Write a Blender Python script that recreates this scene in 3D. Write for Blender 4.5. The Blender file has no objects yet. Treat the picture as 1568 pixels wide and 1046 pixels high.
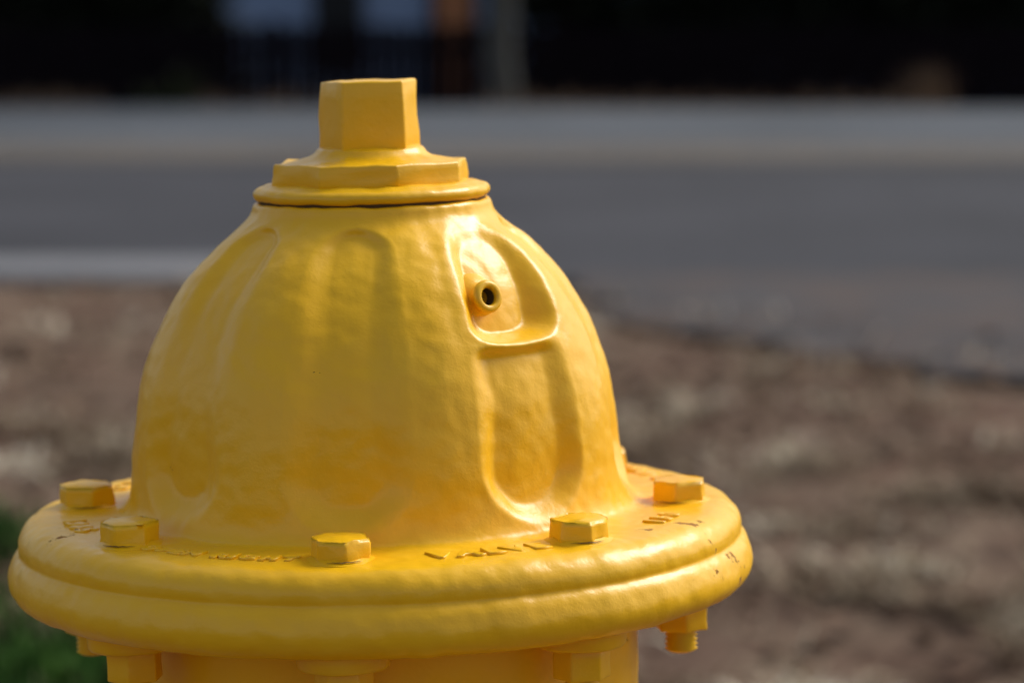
import bpy, bmesh, math, random
import numpy as np
from mathutils import Vector, Matrix, noise, Euler
random.seed(3); rng=np.random.default_rng(5)
S=1/3780.0
sc=bpy.context.scene
FH=0.66
# ---------------------------------------------------------------- materials
def mat(name):
    m=bpy.data.materials.new(name); m.use_nodes=True
    nt=m.node_tree; b=nt.nodes['Principled BSDF']; return m,nt,b
def N(nt,t,**k):
    n=nt.nodes.new(t)
    for a,v in k.items():
        if a.startswith('i_'): n.inputs[a[2:].replace('_',' ')].default_value=v
        else: setattr(n,a,v)
    return n
def ramp(nt,stops,fac=None,interp='LINEAR'):
    r=nt.nodes.new('ShaderNodeValToRGB'); cr=r.color_ramp; cr.interpolation=interp
    while len(cr.elements)<len(stops): cr.elements.new(0.5)
    for e,(p,c) in zip(cr.elements,stops):
        e.position=p; e.color=(c[0],c[1],c[2],1)
    if fac: nt.links.new(fac,r.inputs['Fac'])
    return r
def noise_n(nt,vec,scale,detail=4,rough=.5):
    n=N(nt,'ShaderNodeTexNoise'); n.inputs['Scale'].default_value=scale; n.inputs['Detail'].default_value=detail; n.inputs['Roughness'].default_value=rough
    if vec: nt.links.new(vec,n.inputs['Vector'])
    return n
def mixc(nt,fac,a,b):
    m=nt.nodes.new('ShaderNodeMix'); m.data_type='RGBA'
    for sock,v in ((m.inputs[0],fac),(m.inputs[6],a),(m.inputs[7],b)):
        if isinstance(v,(int,float)): sock.default_value=v
        elif isinstance(v,tuple): sock.default_value=(*v,1)
        else: nt.links.new(v,sock)
    return m.outputs[2]
def bump(nt,h,strength,dist,prev=None):
    b=nt.nodes.new('ShaderNodeBump'); b.inputs['Strength'].default_value=strength; b.inputs['Distance'].default_value=dist
    nt.links.new(h,b.inputs['Height'])
    if prev: nt.links.new(prev,b.inputs['Normal'])
    return b.outputs['Normal']

def paint_mat():
    m,nt,b=mat('yellow_enamel_paint')
    g=N(nt,'ShaderNodeNewGeometry')
    vec=g.outputs['Position']
    n1=noise_n(nt,vec,14,4); n2=noise_n(nt,vec,110,5,.65); n3=noise_n(nt,vec,420,3,.6)
    base=ramp(nt,[(.3,(.86,.455,.004)),(.7,(.91,.505,.006))],n1.outputs['Fac'])
    n4=noise_n(nt,vec,40,5,.6)
    dust=ramp(nt,[(.5,(0,0,0)),(.8,(.2,.2,.2))],n4.outputs['Fac'])
    c=mixc(nt,dust.outputs['Color'],base.outputs['Color'],(.90,.58,.06))
    v=noise_n(nt,vec,75,6,.7); v2=noise_n(nt,vec,9,2,.5)
    mul=N(nt,'ShaderNodeMath',operation='MULTIPLY'); nt.links.new(v.outputs['Fac'],mul.inputs[0]); nt.links.new(v2.outputs['Fac'],mul.inputs[1])
    chip=ramp(nt,[(.424,(0,0,0)),(.430,(1,1,1))],mul.outputs[0])
    c=mixc(nt,chip.outputs['Color'],c,(.30,.13,.012))
    nt.links.new(c,b.inputs['Base Color'])
    rr=ramp(nt,[(.3,(.28,.28,.28)),(.75,(.40,.40,.40))],n4.outputs['Fac'])
    rx=mixc(nt,chip.outputs['Color'],rr.outputs['Color'],(.9,.9,.9))
    nt.links.new(rx,b.inputs['Roughness'])
    b.inputs['Specular IOR Level'].default_value=.45
    nn=bump(nt,n4.outputs['Fac'],.42,.0009)
    nn=bump(nt,n2.outputs['Fac'],.6,.0005,nn)
    nn=bump(nt,n3.outputs['Fac'],.45,.00015,nn)
    inv=N(nt,'ShaderNodeMath',operation='SUBTRACT'); inv.inputs[0].default_value=1; nt.links.new(chip.outputs['Color'],inv.inputs[1])
    nn=bump(nt,inv.outputs[0],.8,.0003,nn)
    nt.links.new(nn,b.inputs['Normal'])
    return m
YEL=paint_mat()
def dark_mat():
    m,nt,b=mat('dark_brown');  # mottled dark brown for the cap gap, plug bore and crack lines
    n=noise_n(nt,None,60); r=ramp(nt,[(.3,(.03,.018,.006)),(.7,(.12,.06,.015))],n.outputs['Fac'])
    nt.links.new(r.outputs['Color'],b.inputs['Base Color']); b.inputs['Roughness'].default_value=.9
    return m
DARK=dark_mat()
# ---------------------------------------------------------------- mesh helpers
def link(ob,parent=None):
    sc.collection.objects.link(ob)
    if parent: ob.parent=parent
    return ob
def mesh_np(name,V,F,m,parent=None,smooth=True):
    me=bpy.data.meshes.new(name); me.from_pydata([tuple(v) for v in V],[],F if isinstance(F,list) else F.tolist())
    me.update()
    if smooth: me.polygons.foreach_set('use_smooth',[True]*len(me.polygons))
    me.materials.append(m)
    return link(bpy.data.objects.new(name,me),parent)
def chaikin(P,it=2):
    P=[np.array(p,float) for p in P]
    for _ in range(it):
        Q=[P[0]]
        for a,b in zip(P[:-1],P[1:]):
            Q+= [a*.75+b*.25,a*.25+b*.75]
        Q.append(P[-1]); P=Q
    return np.array(P)
def resample(P,step):
    d=np.r_[0,np.cumsum(np.hypot(*(np.diff(P,axis=0).T)))]
    n=max(3,int(d[-1]/step)); t=np.linspace(0,d[-1],n)
    return np.c_[np.interp(t,d,P[:,0]),np.interp(t,d,P[:,1])]
def revolve(name,prof,nth,m,parent,disp=None,lump=.0,it=2,step=4,seed=0):
    """prof in px units (r,z); angle measured from -Y toward +X"""
    P=resample(chaikin(prof,it),step) if it else np.array(prof,float)
    T=np.gradient(P,axis=0); L=np.hypot(T[:,0],T[:,1])+1e-9; nr=T[:,1]/L; nz=-T[:,0]/L
    th=np.linspace(0,2*math.pi,nth,endpoint=False)
    V=np.zeros((len(P),nth,3))
    for i,(r,z) in enumerate(P):
        rr=np.full(nth,r); zz=np.full(nth,z)
        if disp is not None: rr=rr+disp(th,z,r)
        V[i,:,0]=rr*np.sin(th); V[i,:,1]=-rr*np.cos(th); V[i,:,2]=zz
    if lump:
        for i in range(len(P)):
            for j in range(nth):
                p=Vector(V[i,j])
                h=noise.noise(p/60+Vector((seed,0,0)))*lump+noise.noise(p/22+Vector((seed,9,0)))*lump*.5
                V[i,j,0]+=h*nr[i]*math.sin(th[j]); V[i,j,1]-=h*nr[i]*math.cos(th[j]); V[i,j,2]+=h*nz[i]
    V=V.reshape(-1,3)*S
    n=len(P); I=np.arange(n*nth).reshape(n,nth)
    a=I[:-1];b=np.roll(I,-1,1)[:-1];c=np.roll(I,-1,1)[1:];d=I[1:]
    F=np.stack([a,b,c,d],-1).reshape(-1,4)
    return mesh_np(name,V,F,m,parent)
def prism(name,nsides,r0,r1,z0,z1,ang0,m,parent,bev=4,loc=(0,0),lump=1.2,cuts=6,seed=1,domed=0):
    bm=bmesh.new(); 
    lo=[];hi=[]
    for k in range(nsides):
        a=math.radians(ang0)+2*math.pi*k/nsides
        lo.append(bm.verts.new((r0*math.sin(a),-r0*math.cos(a),z0))); hi.append(bm.verts.new((r1*math.sin(a),-r1*math.cos(a),z1)))
    for k in range(nsides):
        j=(k+1)%nsides; bm.faces.new((lo[k],lo[j],hi[j],hi[k]))
    bm.faces.new(hi); bm.faces.new(lo[::-1])
    bmesh.ops.bevel(bm,geom=list(bm.edges),offset=bev,segments=3,profile=.5,affect='EDGES')
    bmesh.ops.triangulate(bm,faces=[f for f in bm.faces if len(f.verts)>4])
    bmesh.ops.subdivide_edges(bm,edges=[e for e in bm.edges if e.calc_length()>8],cuts=3,use_grid_fill=True)
    bmesh.ops.recalc_face_normals(bm,faces=bm.faces)
    bm.normal_update()
    for v in bm.verts:
        p=v.co; h=noise.noise(p/25+Vector((seed*7.3,0,0)))*lump+noise.noise(p/9+Vector((seed*3.1,0,5)))*lump*.35
        v.co=p+v.normal*h
        if domed and p.z>z1-2: v.co.z-= domed*(math.hypot(p.x,p.y)/r1)**2
    for v in bm.verts: v.co=Vector((v.co.x+loc[0],v.co.y+loc[1],v.co.z))*S
    me=bpy.data.meshes.new(name); bm.to_mesh(me); bm.free(); me.materials.append(m)
    for p in me.polygons: p.use_smooth=True
    ob=link(bpy.data.objects.new(name,me),parent)
    return ob
def sstep(x):
    x=np.clip(x,0,1); return x*x*(3-2*x)
def ss(x): return float(sstep(np.array(x)))
# ---------------------------------------------------------------- HYDRANT
hyd=bpy.data.objects.new('fire_hydrant',None); link(hyd)
hyd.location=(0,0,FH); hyd.rotation_euler=(0,math.radians(-1.3),0)
VO=2.5
PH=-7+VO
def flute(th,z,r):
    deg=np.degrees(th)
    out=np.zeros_like(th)
    if z<8 or z>458: return out
    d=(deg-PH+22.5)%45-22.5
    k=np.round((deg-PH-d)/45).astype(int)%8
    w=15.4
    u=np.abs(d)/w
    zb,Rb=14,92
    v=max(0,(zb+Rb-z)/Rb)
    zt,Rt=440,34
    v2=max(0,(z-(zt-Rt))/Rt)
    dist=np.sqrt(u*u+v*v+v2*v2)
    fb=ss((200-z)/150); ft=ss((z-290)/110)
    soft=np.where(k==1,.46,.68)-np.where(k==1,.12,.22)*fb-.12*ft
    D=np.where(k==1,17,14)+8*fb+4*ft
    kill=np.where(k==1,1-ss((z-250)/24),1.0)
    o=-D*sstep((1-dist)/soft)*kill
    o+=3.0*np.exp(-((22.5-np.abs(d))/5.5)**2)*ss((z-8)/60)*ss((455-z)/60)
    t=(z-262)/165
    c=39.6+VO+t*4.6
    hw=15.8+t*2.4
    dd=(deg-c+180)%360-180
    uu=np.abs(dd)/hw
    vt=max(0,(z-370)/74); vb=max(0,(312-z)/44)
    dist2=(uu**2.4+vt**2.1+vb**3.0)**(1/2.4)
    pk=sstep((1.0-dist2)/.42)
    depth=44-31*max(0,min(1,(z-275)/150))
    o=o-depth*pk
    o=o+2.4*np.exp(-((dist2-1.07)/.14)**2)*ss((z-276)/50)*ss((455-z)/40)
    return o
prof=[(330,-120),(520,-120),(536,-124),(553,-117),(565,-102),(568,-84),(562,-64),(556,-54),(551,-50),(548,-46),(550,-40),(549,-26),(540,-12),(527,-3),(510,1),(470,2),(430,2),(404,2),(392,6),(385,16),(380,30),(376,60),
 (373,106),(369,140),(363,177),(356,206),(348,232),(337,262),(322,293),(305,323),(286,351),(264,377),(240,400),(215,420),(197,433),(186,443),(181,453),(180,461),(175,466),(150,466)]
bon=revolve('bonnet',prof,840,YEL,hyd,flute,lump=2.1,it=2,step=3.0)
revolve('bonnet_gap',[(120,462),(172,462),(172,476),(120,476)],128,DARK,hyd,it=0)
revolve('retainer_ring',[(120,468),(169,468),(175,470),(179,476),(178,483),(171,488),(162,490),(158,493),(120,495)],360,YEL,hyd,lump=2.4,it=2,step=3,seed=4)
prism('hold_down_nut',8,153,150,491,524,14.7+VO,YEL,hyd,bev=3.2,lump=4.5,seed=2)
revolve('hub',[(135,521),(118,525),(104,528),(92,532),(84,538),(80,545),(60,548)],240,YEL,hyd,lump=2.8,it=2,step=2.5,seed=7)
prism('operating_nut',5,82,77,537,645,-31+VO,YEL,hyd,bev=3.5,lump=3.4,seed=3)
def boss():
    P=[(44,-16),(37,-8),(30,-1),(23,4),(20,9),(20,15),(24,18),(25,23),(22,28),(17,29),(13,27),(12,20),(12,-6),(0,-6)]
    ob=revolve('oil_plug',P,96,YEL,hyd,lump=1.2,it=2,step=1.2)
    a=math.radians(35+VO); t=math.radians(14)
    d=Vector((math.sin(a)*math.cos(t),-math.cos(a)*math.cos(t),math.sin(t)))
    r=268; z=332; a2=a-math.radians(.8)
    ob.location=Vector((r*math.sin(a2),-r*math.cos(a2),z))*S
    ob.rotation_euler=d.to_track_quat('Z','Y').to_euler()
    ob2=revolve('oil_plug_bore',[(11.9,22),(11.9,-2),(0.1,-2)],48,DARK,hyd,it=0)
    ob2.location=ob.location; ob2.rotation_euler=ob.rotation_euler
boss()
BR=456
for k in range(8):
    A=PH+45*k; a=math.radians(A); lx,ly=BR*math.sin(a),-BR*math.cos(a)
    rot=[14,22,52,8,30,40,20,38][k]+A*0
    prism('bolt_head',6,44,42,0,36+random.uniform(-2,2),rot,YEL,hyd,bev=3.0,loc=(lx,ly),lump=3.8,seed=10+k,domed=4)
    w=revolve('bolt_washer',[(52,0.5),(45,3.2),(38,7)],40,YEL,hyd,it=0); w.location=(lx*S,ly*S,0)
    a0=random.uniform(-60,10); n=18; V=[];F=[]
    for i in range(n):
        t=math.radians(a0+i*4.0); rr=45.5+noise.noise(Vector((i*.5,k,0)))*2; ww=1.3*math.sin(math.pi*i/(n-1))+.15
        for q in (rr-ww,rr+ww): V.append(((lx+q*math.sin(t))*S,(ly-q*math.cos(t))*S,4.8*S-(q-45.5)*.25*S))
    for i in range(n-1): F.append((2*i,2*i+1,2*i+3,2*i+2))
    mesh_np('paint_crack',V,F,DARK,hyd)
    prism('bolt_nut',6,42,42,-197,-152,rot+17,YEL,hyd,bev=3,loc=(lx,ly),lump=2,seed=30+k)
    th=[]; z=-150
    while z>-228:
        th+= [(25,z),(20,z-3.5)]; z-=7
    th=[(t[0],t[1]) for t in th]+[(17,-232),(0.1,-233)]
    s_=revolve('bolt_shank',th,40,YEL,hyd,it=0); s_.location=(lx*S,ly*S,0)
    l=revolve('flange_lug',[(66,-110),(66,-144),(60,-152),(0.1,-152)],64,YEL,hyd,it=1,step=3,lump=1.5,seed=k); l.location=(lx*S,ly*S,0)
FHp=FH/S
barrel=[(440,-112),(420,-122),(398,-134),(391,-150),(389,-200),(389,-340),(396,-380),(410,-420),(416,-520),(416,-900),(405,-960),(380,-1000),(372,-1050),(372,-2080),(372,-2100),(470,-2110),(535,-2120),(548,-2140),(548,-2230),(535,-2245),(400,-2250),(390,-2300),(390,-FHp-200)][::-1]
revolve('barrel',barrel,240,YEL,hyd,lump=2,it=1,step=12,seed=11)
def nozzle(ang,rad):
    P=[(rad+10,300),(rad+8,430),(rad+26,440),(rad+30,452),(rad+30,478),(rad+16,486),(rad+20,492),(rad+22,540),(rad+10,560),(60,566),(0.1,567)]
    o=revolve('nozzle_cap',P,96,YEL,hyd,it=1,step=6,lump=1.5)
    a=math.radians(ang); d=Vector((math.sin(a),-math.cos(a),0))
    o.rotation_euler=d.to_track_quat('Z','Y').to_euler(); o.location=(0,0,-700*S)
    n=prism('nozzle_cap_nut',5,50,46,565,640,0,YEL,hyd,bev=4); n.rotation_euler=o.rotation_euler; n.location=o.location
nozzle(-90,140); nozzle(90,140); nozzle(0,210)
def letters(txt,ang,rc,size,flip=False):
    cu=bpy.data.curves.new('t','FONT'); cu.body=txt; cu.size=size; cu.extrude=1.6; cu.offset=1.2; cu.bevel_depth=1.4; cu.bevel_resolution=2; cu.align_x='CENTER'; cu.align_y='CENTER'; cu.resolution_u=4; cu.space_character=1.3
    ob=bpy.data.objects.new('t',cu); sc.collection.objects.link(ob)
    dg=bpy.context.evaluated_depsgraph_get(); me=bpy.data.meshes.new_from_object(ob.evaluated_get(dg))
    bpy.data.objects.remove(ob)
    for v in me.vertices:
        x,y,z=v.co
        r=rc-y ; a=math.radians(ang)+x/rc
        v.co=Vector((r*math.sin(a),-r*math.cos(a),z*1.0+2.8+noise.noise(Vector((x/12,y/12,ang)))*1.8-.6))*S
    me.materials.append(YEL)
    for p in me.polygons: p.use_smooth=True
    me.name='raised_lettering'; link(bpy.data.objects.new('raised_lettering',me),hyd)
letters('VALVE',19+VO,466,50)
letters('OPEN RIGHT',-30+VO,468,36)
letters('150',62+VO,468,42)
letters('1986',-73+VO,468,44)
letters('CO INC',112+VO,468,44)
letters('A.D.',-118+VO,468,44)
# ---------------------------------------------------------------- GROUND
CX=.0532; CY=-1.194; CZ=FH+.206
def W(px,d): return CX+(px-784)/4573*d
Y0=CY
def ground_mat():
    m,nt,b=mat('dry_lawn_soil'); g=N(nt,'ShaderNodeNewGeometry'); v=g.outputs['Position']
    a=noise_n(nt,v,1.6,5,.6); c=noise_n(nt,v,6,4,.55); f=noise_n(nt,v,60,4,.7)
    r=ramp(nt,[(.36,(.050,.031,.021)),(.47,(.105,.066,.045)),(.56,(.150,.104,.071)),(.68,(.25,.19,.13))],c.outputs['Fac'])
    r2=ramp(nt,[(.35,(.125,.062,.040)),(.6,(.158,.108,.073))],a.outputs['Fac'])
    x=mixc(nt,.45,r.outputs['Color'],r2.outputs['Color'])
    fr=ramp(nt,[(.4,(.75,.75,.75)),(.6,(1.1,1.1,1.1))],f.outputs['Fac'])
    mm=nt.nodes.new('ShaderNodeMix'); mm.data_type='RGBA'; mm.blend_type='MULTIPLY'; mm.inputs[0].default_value=.8
    nt.links.new(x,mm.inputs[6]); nt.links.new(fr.outputs['Color'],mm.inputs[7])
    nt.links.new(mm.outputs[2],b.inputs['Base Color']); b.inputs['Roughness'].default_value=.95; b.inputs['Specular IOR Level'].default_value=.1
    nt.links.new(bump(nt,f.outputs['Fac'],.4,.008),b.inputs['Normal'])
    return m
GM=ground_mat()
def dx_edge(d): return np.interp(d,[-6,1,3.4,5.1,6.4,7.1,7.85,8.3],[4.3,4.0,3.2,2.0,1.2,.75,.3,.12])
def gh(x,y):
    d=y-Y0
    if d<8.7:
        k=min(1,(8.7-d)/.6)
        h=.02+k*(noise.noise(Vector((x*.9,y*.9,0)))*.03+noise.noise(Vector((x*4,y*4,2)))*.012)
        h*= min(1,max(0,math.hypot(x,y)/.4))
        e=float(dx_edge(d)); q=ss((x-e+.45)/.5); 
        if x<e+3.8: h=h*(1-q)-.012*q
        else: h=h*(1-ss((e+4.8-x)/.9))
    elif d>22.9:
        h=-.42*min(1,(d-22.9)/1.3)
    else: h=-.05
    return h
def ground():
    xs=np.r_[[-600,-200,-80,-40,-20,-12,-8],np.arange(-5,6.01,.1),[8,12,20,40,80,200,600]]
    ds=np.r_[[-600,-150,-40,-12,-4],np.arange(-1,8.69,.1),[8.72,8.8,12,16,20,22.7,22.9,23.3,23.7,24.3,25,27,32,40,60,100,250,700]]
    V=[];F=[]
    for d in ds:
        for x in xs: V.append((x,d+Y0,gh(x,d+Y0)))
    n=len(xs)
    for i in range(len(ds)-1):
        for j in range(n-1):
            F.append((i*n+j,i*n+j+1,(i+1)*n+j+1,(i+1)*n+j))
    mesh_np('ground',V,F,GM)
ground()
def asphalt(name,stops,scale=70,tint=None):
    m,nt,b=mat(name); g=N(nt,'ShaderNodeNewGeometry'); v=g.outputs['Position']
    f=noise_n(nt,v,scale,4,.7); c=noise_n(nt,v,.8,4,.6)
    r=ramp(nt,stops,f.outputs['Fac'])
    r2=ramp(nt,[(.35,(.80,.80,.80)),(.65,(1.16,1.16,1.16))],c.outputs['Fac'])
    mm=nt.nodes.new('ShaderNodeMix'); mm.data_type='RGBA'; mm.blend_type='MULTIPLY'; mm.inputs[0].default_value=1
    nt.links.new(r.outputs['Color'],mm.inputs[6]); nt.links.new(r2.outputs['Color'],mm.inputs[7])
    col=mm.outputs[2]
    if tint:
        t=noise_n(nt,v,3.5,4,.6); tr=ramp(nt,[(.42,(0,0,0)),(.6,(1,1,1))],t.outputs['Fac']); col=mixc(nt,tr.outputs['Color'],col,tint)
    nt.links.new(col,b.inputs['Base Color']); b.inputs['Roughness'].default_value=.9; b.inputs['Specular IOR Level'].default_value=.2
    nt.links.new(bump(nt,f.outputs['Fac'],.6,.006),b.inputs['Normal'])
    return m
AS=asphalt('asphalt',[(.3,(.033,.033,.038)),(.7,(.054,.054,.061))])
AS2=asphalt('pale_asphalt',[(.3,(.064,.071,.080)),(.7,(.096,.106,.118))])  # paler, bluer asphalt colour for the far lane
GR=asphalt('gravelly_asphalt',[(.3,(.038,.036,.038)),(.7,(.066,.062,.065))],50,(.078,.058,.050))
def strip(name,x0,x1,d0,d1,z0,z1,m,slope=0,nx=60,jag=0):
    V=[];F=[]
    for i in range(nx+1):
        x=x0+(x1-x0)*i/nx; j=noise.noise(Vector((x*2.1,d0,0)))*jag
        V+=[(x,Y0+d0+slope*x+j,z0),(x,Y0+d1+slope*x,z1)]
    for i in range(nx): F.append((2*i,2*i+2,2*i+3,2*i+1))
    return mesh_np(name,V,F,m,smooth=False)
SL=-.03
road=bpy.data.objects.new('road',None); link(road)
a=strip('near_lane',-300,300,8.9,15.4,0,.06,AS,SL); a.parent=road
a=strip('far_lane',-300,300,15.404,22.9,.061,-.02,AS2,SL); a.parent=road
def paintline(name,c0,c1,wear):
    m,nt,b=mat(name); g=N(nt,'ShaderNodeNewGeometry'); f=noise_n(nt,g.outputs['Position'],14,6,.75)
    r=ramp(nt,[(wear-.06,c1),(wear+.06,c0)],f.outputs['Fac']); nt.links.new(r.outputs['Color'],b.inputs['Base Color']); b.inputs['Roughness'].default_value=.8; return m
YL=paintline('worn_yellow_paint',(.27,.18,.08),(.10,.09,.085),.55)
a=strip('centre_line',-300,300,14.92,15.12,.062,.064,YL,SL); a.parent=road
a=strip('centre_line',-300,300,15.5,15.7,.068,.068,YL,SL); a.parent=road
DU=asphalt('dusty_asphalt',[(.3,(.08,.072,.064)),(.7,(.112,.10,.088))])
a=strip('median_dust',-300,300,14.2,15.9,.0575,.0625,DU,SL,jag=.2); a.parent=road
def conc():
    m,nt,b=mat('concrete'); g=N(nt,'ShaderNodeNewGeometry'); f=noise_n(nt,g.outputs['Position'],18,6,.7)
    r=ramp(nt,[(.3,(.105,.105,.11)),(.7,(.17,.17,.176))],f.outputs['Fac']); nt.links.new(r.outputs['Color'],b.inputs['Base Color']); b.inputs['Roughness'].default_value=.9; return m
CO=conc()
def kerb():
    sec=[(8.66,-.15),(8.66,.035),(8.69,.05),(8.84,.05),(8.88,.04),(8.93,.015),(8.96,.012),(9.6,.010),(9.6,-.1)]
    xs=list(np.linspace(-60,-2,60))+[-1.2,-.8,-.6,-.4,-.2,0,.1]
    V=[];F=[]
    for x in xs:
        k=1-max(0,min(1,(x+1.0)/1.0))
        for d,z in sec: V.append((x,Y0+d+SL*x, z if z<0 else (z if z<.013 else .013+(z-.013)*k)))
    n=len(sec)
    for i in range(len(xs)-1):
        for j in range(n-1): F.append((i*n+j,(i+1)*n+j,(i+1)*n+j+1,i*n+j+1))
    F.append(tuple(range((len(xs)-1)*n,len(xs)*n)))
    mesh_np('kerb',V,F,CO,smooth=False)
kerb()
def drive():
    A=[(.15,8.99),(.12,8.3),(.3,7.85),(.75,7.1),(1.2,6.4),(2.0,5.1),(3.2,3.4),(4.0,1.0),(4.3,-6)]
    P=resample(np.array(A,float),.06)
    V=[];F=[]
    for i,(x,d) in enumerate(P):
        j=noise.noise(Vector((x*3,d*3,0)))*.22+noise.noise(Vector((x*11,d*11,0)))*.12
        V+=[(x+j,Y0+d+j*.4,.017),(x+3.2,Y0+max(d,-6),.020)]
    for i in range(len(P)-1): F.append((2*i,2*i+1,2*i+3,2*i+2))
    mesh_np('driveway',V,F,GR,smooth=False)
drive()
# ---------------------------------------------------------------- grass / litter
def litter_mat(name,stops,rough=.9):
    m,nt,b=mat(name); at=N(nt,'ShaderNodeAttribute',attribute_name='rnd')
    r=ramp(nt,stops,at.outputs['Fac']); nt.links.new(r.outputs['Color'],b.inputs['Base Color']); b.inputs['Roughness'].default_value=rough; b.inputs['Specular IOR Level'].default_value=.15
    return m
def blades(name,pos,L,Wd,up,m,rv):
    n=len(pos); az=rng.uniform(0,2*math.pi,n); el=np.radians(up)
    dx=np.cos(az)*np.cos(el);dy=np.sin(az)*np.cos(el);dz=np.sin(el)
    sx=-np.sin(az);sy=np.cos(az)
    b=pos; t=pos+np.c_[dx,dy,dz]*L[:,None]; mid=(b+t)/2+np.c_[0*dx,0*dx,L*.12]
    w=np.c_[sx,sy,rng.uniform(-.5,.5,n)]*Wd[:,None]
    V=np.stack([b-w*.5,b+w*.5,mid+w*.6,mid-w*.6,t+w*.1,t-w*.1],1).reshape(-1,3)
    i=np.arange(n)*6
    F=np.concatenate([np.c_[i,i+1,i+2,i+3],np.c_[i+3,i+2,i+4,i+5]])
    ob=mesh_np(name,V,F,m,smooth=False)
    at=ob.data.attributes.new('rnd','FLOAT','POINT'); at.data.foreach_set('value',np.repeat(rv,6).astype(np.float32))
    return ob
def field(n,fn,x0=-2.6,x1=2.9,d0=1.5,d1=8.6):
    out=[]; 
    while len(out)<n:
        x=random.uniform(x0,x1); d=d0+(d1-d0)*random.random()
        p=fn(x,d)
        e=float(dx_edge(d))
        if x>e-.05: p*=.3*max(0,1-(x-e)/.8)
        if random.random()<p: out.append((x,d+Y0,max(gh(x,d+Y0),.018 if x>e-.3 else -1)+.004))
    return np.array(out)
def nz(x,d,s,o=0): return .5+.5*noise.noise(Vector((x*s,d*s,o)))*1.6
DG=litter_mat('dry_grass_straw',[(0,(.11,.068,.040)),(.4,(.20,.145,.095)),(.75,(.34,.27,.18)),(1,(.70,.62,.47))])
p=field(56000,lambda x,d:max(.03,min(1,(nz(x,d,2.2)-.40)*3))*max(.05,min(1,(nz(x,d,6,3)-.42)*4))*max(.10,min(1,(6.4-d)/1.6)))
rv=np.array([.49+1.1*noise.noise(Vector((q[0]*4,q[1]*4,4))) for q in p])
blades('dry_grass',p,rng.uniform(.03,.07,len(p)),rng.uniform(.002,.007,len(p)),rng.uniform(0,45,len(p)),DG,np.clip(rng.normal(0,.15,len(p))+rv,0,1))
LF=litter_mat('fallen_leaves_brown',[(0,(.06,.034,.022)),(.5,(.125,.072,.046)),(1,(.21,.14,.09))])
p=field(7000,lambda x,d:max(.1,min(1,(nz(x,d,1.3,5)-.35)*3)))
blades('fallen_leaves',p,rng.uniform(.02,.045,len(p)),rng.uniform(.012,.03,len(p)),rng.uniform(-5,20,len(p)),LF,rng.uniform(0,1,len(p)))
GG=litter_mat('green_grass_blades',[(0,(.012,.032,.005)),(.6,(.032,.092,.010)),(1,(.075,.16,.025))])
def gfn(x,d):
    px=784+(x-CX)/d*4573
    lim=75+130*ss((4.2-d)/.4)
    return max(0,min(1,(4.9-d)/1.0))*max(0,min(1,(lim-px)/80))*max(0,min(1,(nz(x,d,3,8)-.34)*4))
p=field(16000,gfn,x0=-2.0,x1=-.4,d0=2.8,d1=5.2)
blades('green_grass',p,rng.uniform(.03,.08,len(p)),rng.uniform(.003,.008,len(p)),rng.uniform(20,80,len(p)),GG,rng.uniform(0,1,len(p)))
p=np.array([(x,Y0+23.0+random.random()*.9-.03*x,-.03-.25*random.random()) for x in rng.uniform(-9,9,9000) if nz(x,1,.9,3)>.38])
blades('verge_grass',p,rng.uniform(.05,.17,len(p)),rng.uniform(.006,.015,len(p)),rng.uniform(30,85,len(p)),DG,np.clip(rng.normal(.10,.14,len(p)),0,1))
p=np.array([(W(1425,23.8)+random.gauss(0,.07),Y0+23.8+random.gauss(0,.1),-.25) for _ in range(320)])
blades('dry_shrub',p,rng.uniform(.2,.6,len(p)),rng.uniform(.005,.009,len(p)),rng.uniform(66,88,len(p)),DG,np.clip(rng.normal(.05,.1,len(p)),0,1))
# ---------------------------------------------------------------- fence, hedge, house, tree
def simple(name,c,rough=.8,c2=None,scale=8,spec=.3):
    m,nt,b=mat(name); g=N(nt,'ShaderNodeNewGeometry'); f=noise_n(nt,g.outputs['Position'],scale,5,.6)
    c2=c2 or tuple(x*1.6 for x in c)
    r=ramp(nt,[(.3,c),(.7,c2)],f.outputs['Fac']); nt.links.new(r.outputs['Color'],b.inputs['Base Color']); b.inputs['Roughness'].default_value=rough; b.inputs['Specular IOR Level'].default_value=spec; return m
def boxes(name,bl,m,parent=None):
    V=[];F=[]
    for (x0,x1,y0,y1,z0,z1) in bl:
        i=len(V); V+=[(x0,y0,z0),(x1,y0,z0),(x1,y1,z0),(x0,y1,z0),(x0,y0,z1),(x1,y0,z1),(x1,y1,z1),(x0,y1,z1)]
        F+=[(i,i+3,i+2,i+1),(i+4,i+5,i+6,i+7),(i,i+1,i+5,i+4),(i+1,i+2,i+6,i+5),(i+2,i+3,i+7,i+6),(i+3,i,i+4,i+7)]
    return mesh_np(name,V,F,m,parent,smooth=False)
FB=simple('dark_stained_wood',(.003,.0025,.0035),.95,(.010,.007,.010),spec=.03)
def fence():
    y=Y0+25.2; bl=[]; x=-14
    while x<14:
        h=.57+random.uniform(-.02,.02)
        bl.append((x,x+.095,y,y+.02,-.5,h)); x+=.108
    for z in (-.2,.35): bl.append((-14,14,y+.023,y+.06,z,z+.08))
    for x in np.arange(-14,14,2.4): bl.append((x,x+.1,y+.063,y+.16,-.5,.62))
    boxes('fence',bl,FB)
fence()
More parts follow.
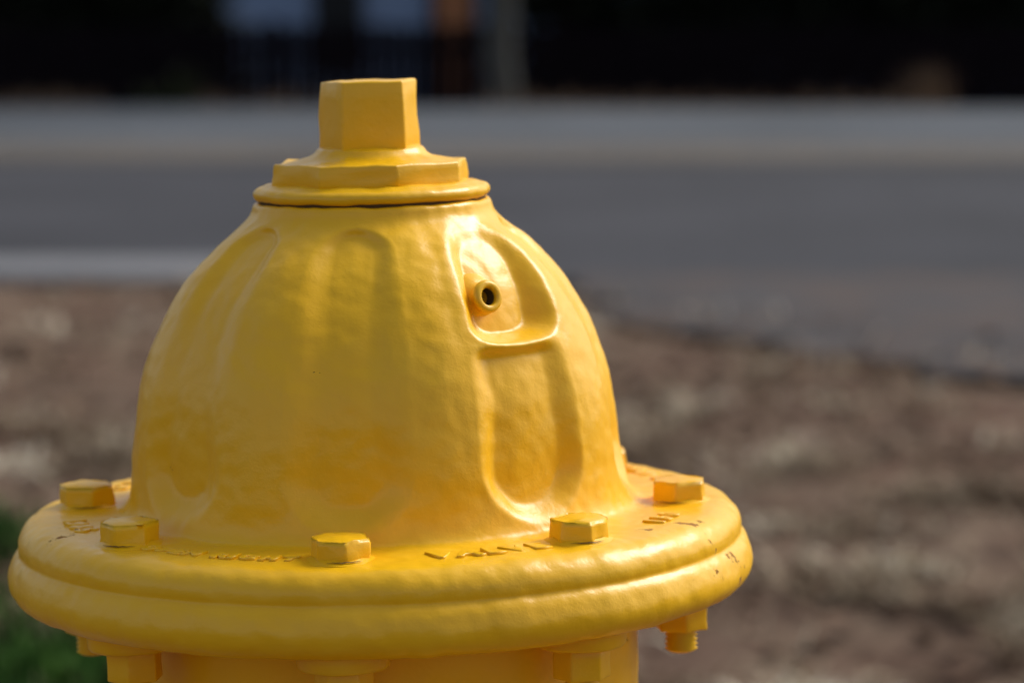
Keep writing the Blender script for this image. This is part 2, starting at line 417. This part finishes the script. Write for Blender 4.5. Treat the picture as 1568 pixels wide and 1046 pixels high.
def foliage(cx,cy,cz,rx,ry,rz,n):
    ctr=[]; 
    for _ in range(26):
        v=Vector((random.gauss(0,1),random.gauss(0,1),random.gauss(0,1))).normalized()*random.uniform(.5,.92)
        ctr.append((cx+v.x*rx,cy+v.y*ry,cz+v.z*rz))
    ctr=np.array(ctr); k=rng.integers(0,len(ctr),n)
    p=ctr[k]+rng.normal(0,1,(n,3))*np.array([rx,ry,rz])*.2
    p[:,2]=np.maximum(p[:,2],-.42)
    return p
HM=litter_mat('evergreen_foliage',[(0,(.005,.007,.004)),(.8,(.014,.018,.009)),(1,(.035,.04,.018))])
pts=[]
for px in range(-315,320,70): pts.append(foliage(W(px,26.8),Y0+26.8,.6,.5,.5,1.1,1600))
for px in range(850,2100,75): pts.append(foliage(W(px,27.2),Y0+27.2,.7,.6,.5,1.25,1400))
p=np.concatenate(pts)
blades('hedge',p,rng.uniform(.10,.2,len(p)),rng.uniform(.05,.10,len(p)),rng.uniform(-60,60,len(p)),HM,rng.uniform(0,.9,len(p)))
HM2=litter_mat('shrub_leaves',[(0,(.012,.018,.006)),(1,(.03,.036,.012))])
p=foliage(W(270,24.5),Y0+24.5,-.15,.3,.15,.33,1200)
blades('shrub',p,rng.uniform(.05,.1,len(p)),rng.uniform(.02,.04,len(p)),rng.uniform(-60,60,len(p)),HM2,rng.uniform(0,1,len(p)))
house=bpy.data.objects.new('house',None); link(house)
SID=simple('blue_grey_siding',(.24,.33,.50),.7,(.28,.38,.56))
TRM=simple('dark_trim',(.02,.02,.024),.7)
DOOR=simple('brown_door',(.34,.14,.06),.6)
ROOF=simple('roof_shingles',(.05,.048,.046),.9)
GLS,nt,b=mat('window_glass'); b.inputs['Base Color'].default_value=(.015,.018,.022,1); b.inputs['Roughness'].default_value=.25; b.inputs['Specular IOR Level'].default_value=.2
HY=Y0+31
x0,x1=W(-500,31),W(2300,31)
bl=[]; z=-.42
while z<2.9:
    bl.append((x0,x1,HY+.0,HY+.2,z,z+.135)); bl.append((x0,x1,HY+.012,HY+.19,z+.135,z+.15)); z+=.15
boxes('siding',bl,SID,house)
boxes('walls_side',[(x0+.01,x1-.01,HY+.21,HY+8,-.42,2.9)],SID,house)
wins=[(482,558),(1000,1120),(1250,1400),(60,240)]
bl=[];gl=[]
for a,c in wins:
    xa,xc=W(a,31),W(c,31)
    gl.append((xa+.07,xc-.07,HY-.03,HY-.003,.1,2.0))
    bl+=[(xa,xa+.07,HY-.07,HY-.002,.03,2.07),(xc-.07,xc,HY-.07,HY-.002,.03,2.07),(xa+.07,xc-.07,HY-.07,HY-.002,2.0,2.07),(xa+.07,xc-.07,HY-.09,HY-.002,.03,.1),(xa+.07,xc-.07,HY-.06,HY-.032,1.03,1.08)]
boxes('window_frames',bl,TRM,house); boxes('window_glass',gl,GLS,house)
xa,xc=W(668,31),W(722,31)
boxes('door',[(xa,xc,HY-.05,HY-.003,-.3,1.75)],DOOR,house)
boxes('door_frame',[(xa-.07,xa-.003,HY-.08,HY-.004,-.3,1.83),(xc+.003,xc+.07,HY-.08,HY-.004,-.3,1.83),(xa-.003,xc+.003,HY-.08,HY-.004,1.755,1.83)],TRM,house)
boxes('step',[(xa-.3,xc+.3,HY-.6,HY-.085,-.42,-.3)],CO,house)
V=[(x0-.5,HY-.6,2.85),(x1+.5,HY-.6,2.85),(x1+.5,HY+4,5.2),(x0-.5,HY+4,5.2),(x1+.5,HY+8.6,2.85),(x0-.5,HY+8.6,2.85)]
mesh_np('roof',V,[(0,1,2,3),(3,2,4,5),(0,3,5),(1,4,2)],ROOF,house,smooth=False)
BK=simple('pale_bark',(.045,.045,.042),.95,(.09,.09,.08),14,.1)
def tree(x,d,h,zb):
    t=bpy.data.objects.new('tree',None); link(t)
    me=bpy.data.meshes.new('trunk')
    edges=[];vs=[];rad=[]
    def add(p,r,par):
        vs.append(p);rad.append(r)
        if par is not None: edges.append((par,len(vs)-1))
        return len(vs)-1
    a=add((x,Y0+d,zb),.17,None); 
    for i in range(1,7): a=add((x+noise.noise(Vector((i*.7,0,0)))*.05,Y0+d,zb+i*h*.07),.15-.008*i,a)
    top=a; tips=[]
    def grow(par,dirv,L,r,lev):
        p=Vector(vs[par]); q=par
        for s_ in range(3):
            dirv=(dirv+Vector((random.gauss(0,.15),random.gauss(0,.15),.05))).normalized(); p=p+dirv*L/3; q=add(tuple(p),r*(1-.15*s_),q)
        if lev<3:
            for _ in range(3): grow(q,(dirv+Vector((random.gauss(0,.5),random.gauss(0,.5),random.gauss(0,.3)))).normalized(),L*.7,r*.6,lev+1)
        else: tips.append(vs[q])
    for i in range(4):
        a_=i*1.57+.4; grow(top,Vector((math.cos(a_)*.7,math.sin(a_)*.7,1)).normalized(),h*.25,.09,1)
    me.from_pydata(vs,edges,[]); ob=link(bpy.data.objects.new('trunk',me),t)
    md=ob.modifiers.new('s','SKIN')
    for v,r in zip(me.skin_vertices[0].data,rad): v.radius=(r,r)
    me.skin_vertices[0].data[0].use_root=True
    ob.modifiers.new('u','SUBSURF').levels=1; me.materials.append(BK)
    tp=np.array(tips); k=rng.integers(0,len(tp),9000); p=tp[k]+rng.normal(0,.28,(9000,3))
    o=blades('crown',p,rng.uniform(.06,.12,len(p)),rng.uniform(.03,.06,len(p)),rng.uniform(-60,60,len(p)),HM2,rng.uniform(0,1,len(p))); o.parent=t
tree(W(768,24.6),24.6,6,-.45)
# ---------------------------------------------------------------- light
w=bpy.data.worlds.new('World'); sc.world=w; w.use_nodes=True; nt=w.node_tree
EL,AZ=43,58
sky=nt.nodes.new('ShaderNodeTexSky'); sky.sky_type='NISHITA'; sky.sun_disc=False
sky.sun_elevation=math.radians(EL); sky.sun_rotation=math.radians(AZ); sky.air_density=1.0; sky.dust_density=3; sky.ozone_density=.8
hs=nt.nodes.new('ShaderNodeHueSaturation'); hs.inputs['Saturation'].default_value=.6
nt.links.new(sky.outputs[0],hs.inputs['Color'])
nt.links.new(hs.outputs[0],nt.nodes['Background'].inputs[0]); nt.nodes['Background'].inputs[1].default_value=.15
L=bpy.data.lights.new('sun','SUN'); L.energy=2.6; L.angle=math.radians(26); L.color=(1,.98,.94)
so=link(bpy.data.objects.new('sun',L)); d=Vector((math.sin(math.radians(AZ))*math.cos(math.radians(EL)),math.cos(math.radians(AZ))*math.cos(math.radians(EL)),math.sin(math.radians(EL))))
so.rotation_euler=d.to_track_quat('Z','Y').to_euler(); so.location=d*20
# ---------------------------------------------------------------- camera
cam=bpy.data.cameras.new('camera'); co=link(bpy.data.objects.new('camera',cam)); sc.camera=co
cam.lens=105; cam.sensor_width=36; cam.clip_end=2000; cam.clip_start=.05
co.location=(CX,CY,CZ); co.rotation_euler=(math.radians(90-6.69),0,0)
cam.dof.use_dof=True; cam.dof.focus_distance=1.10; cam.dof.aperture_fstop=8.5
sc.view_settings.view_transform='Standard'
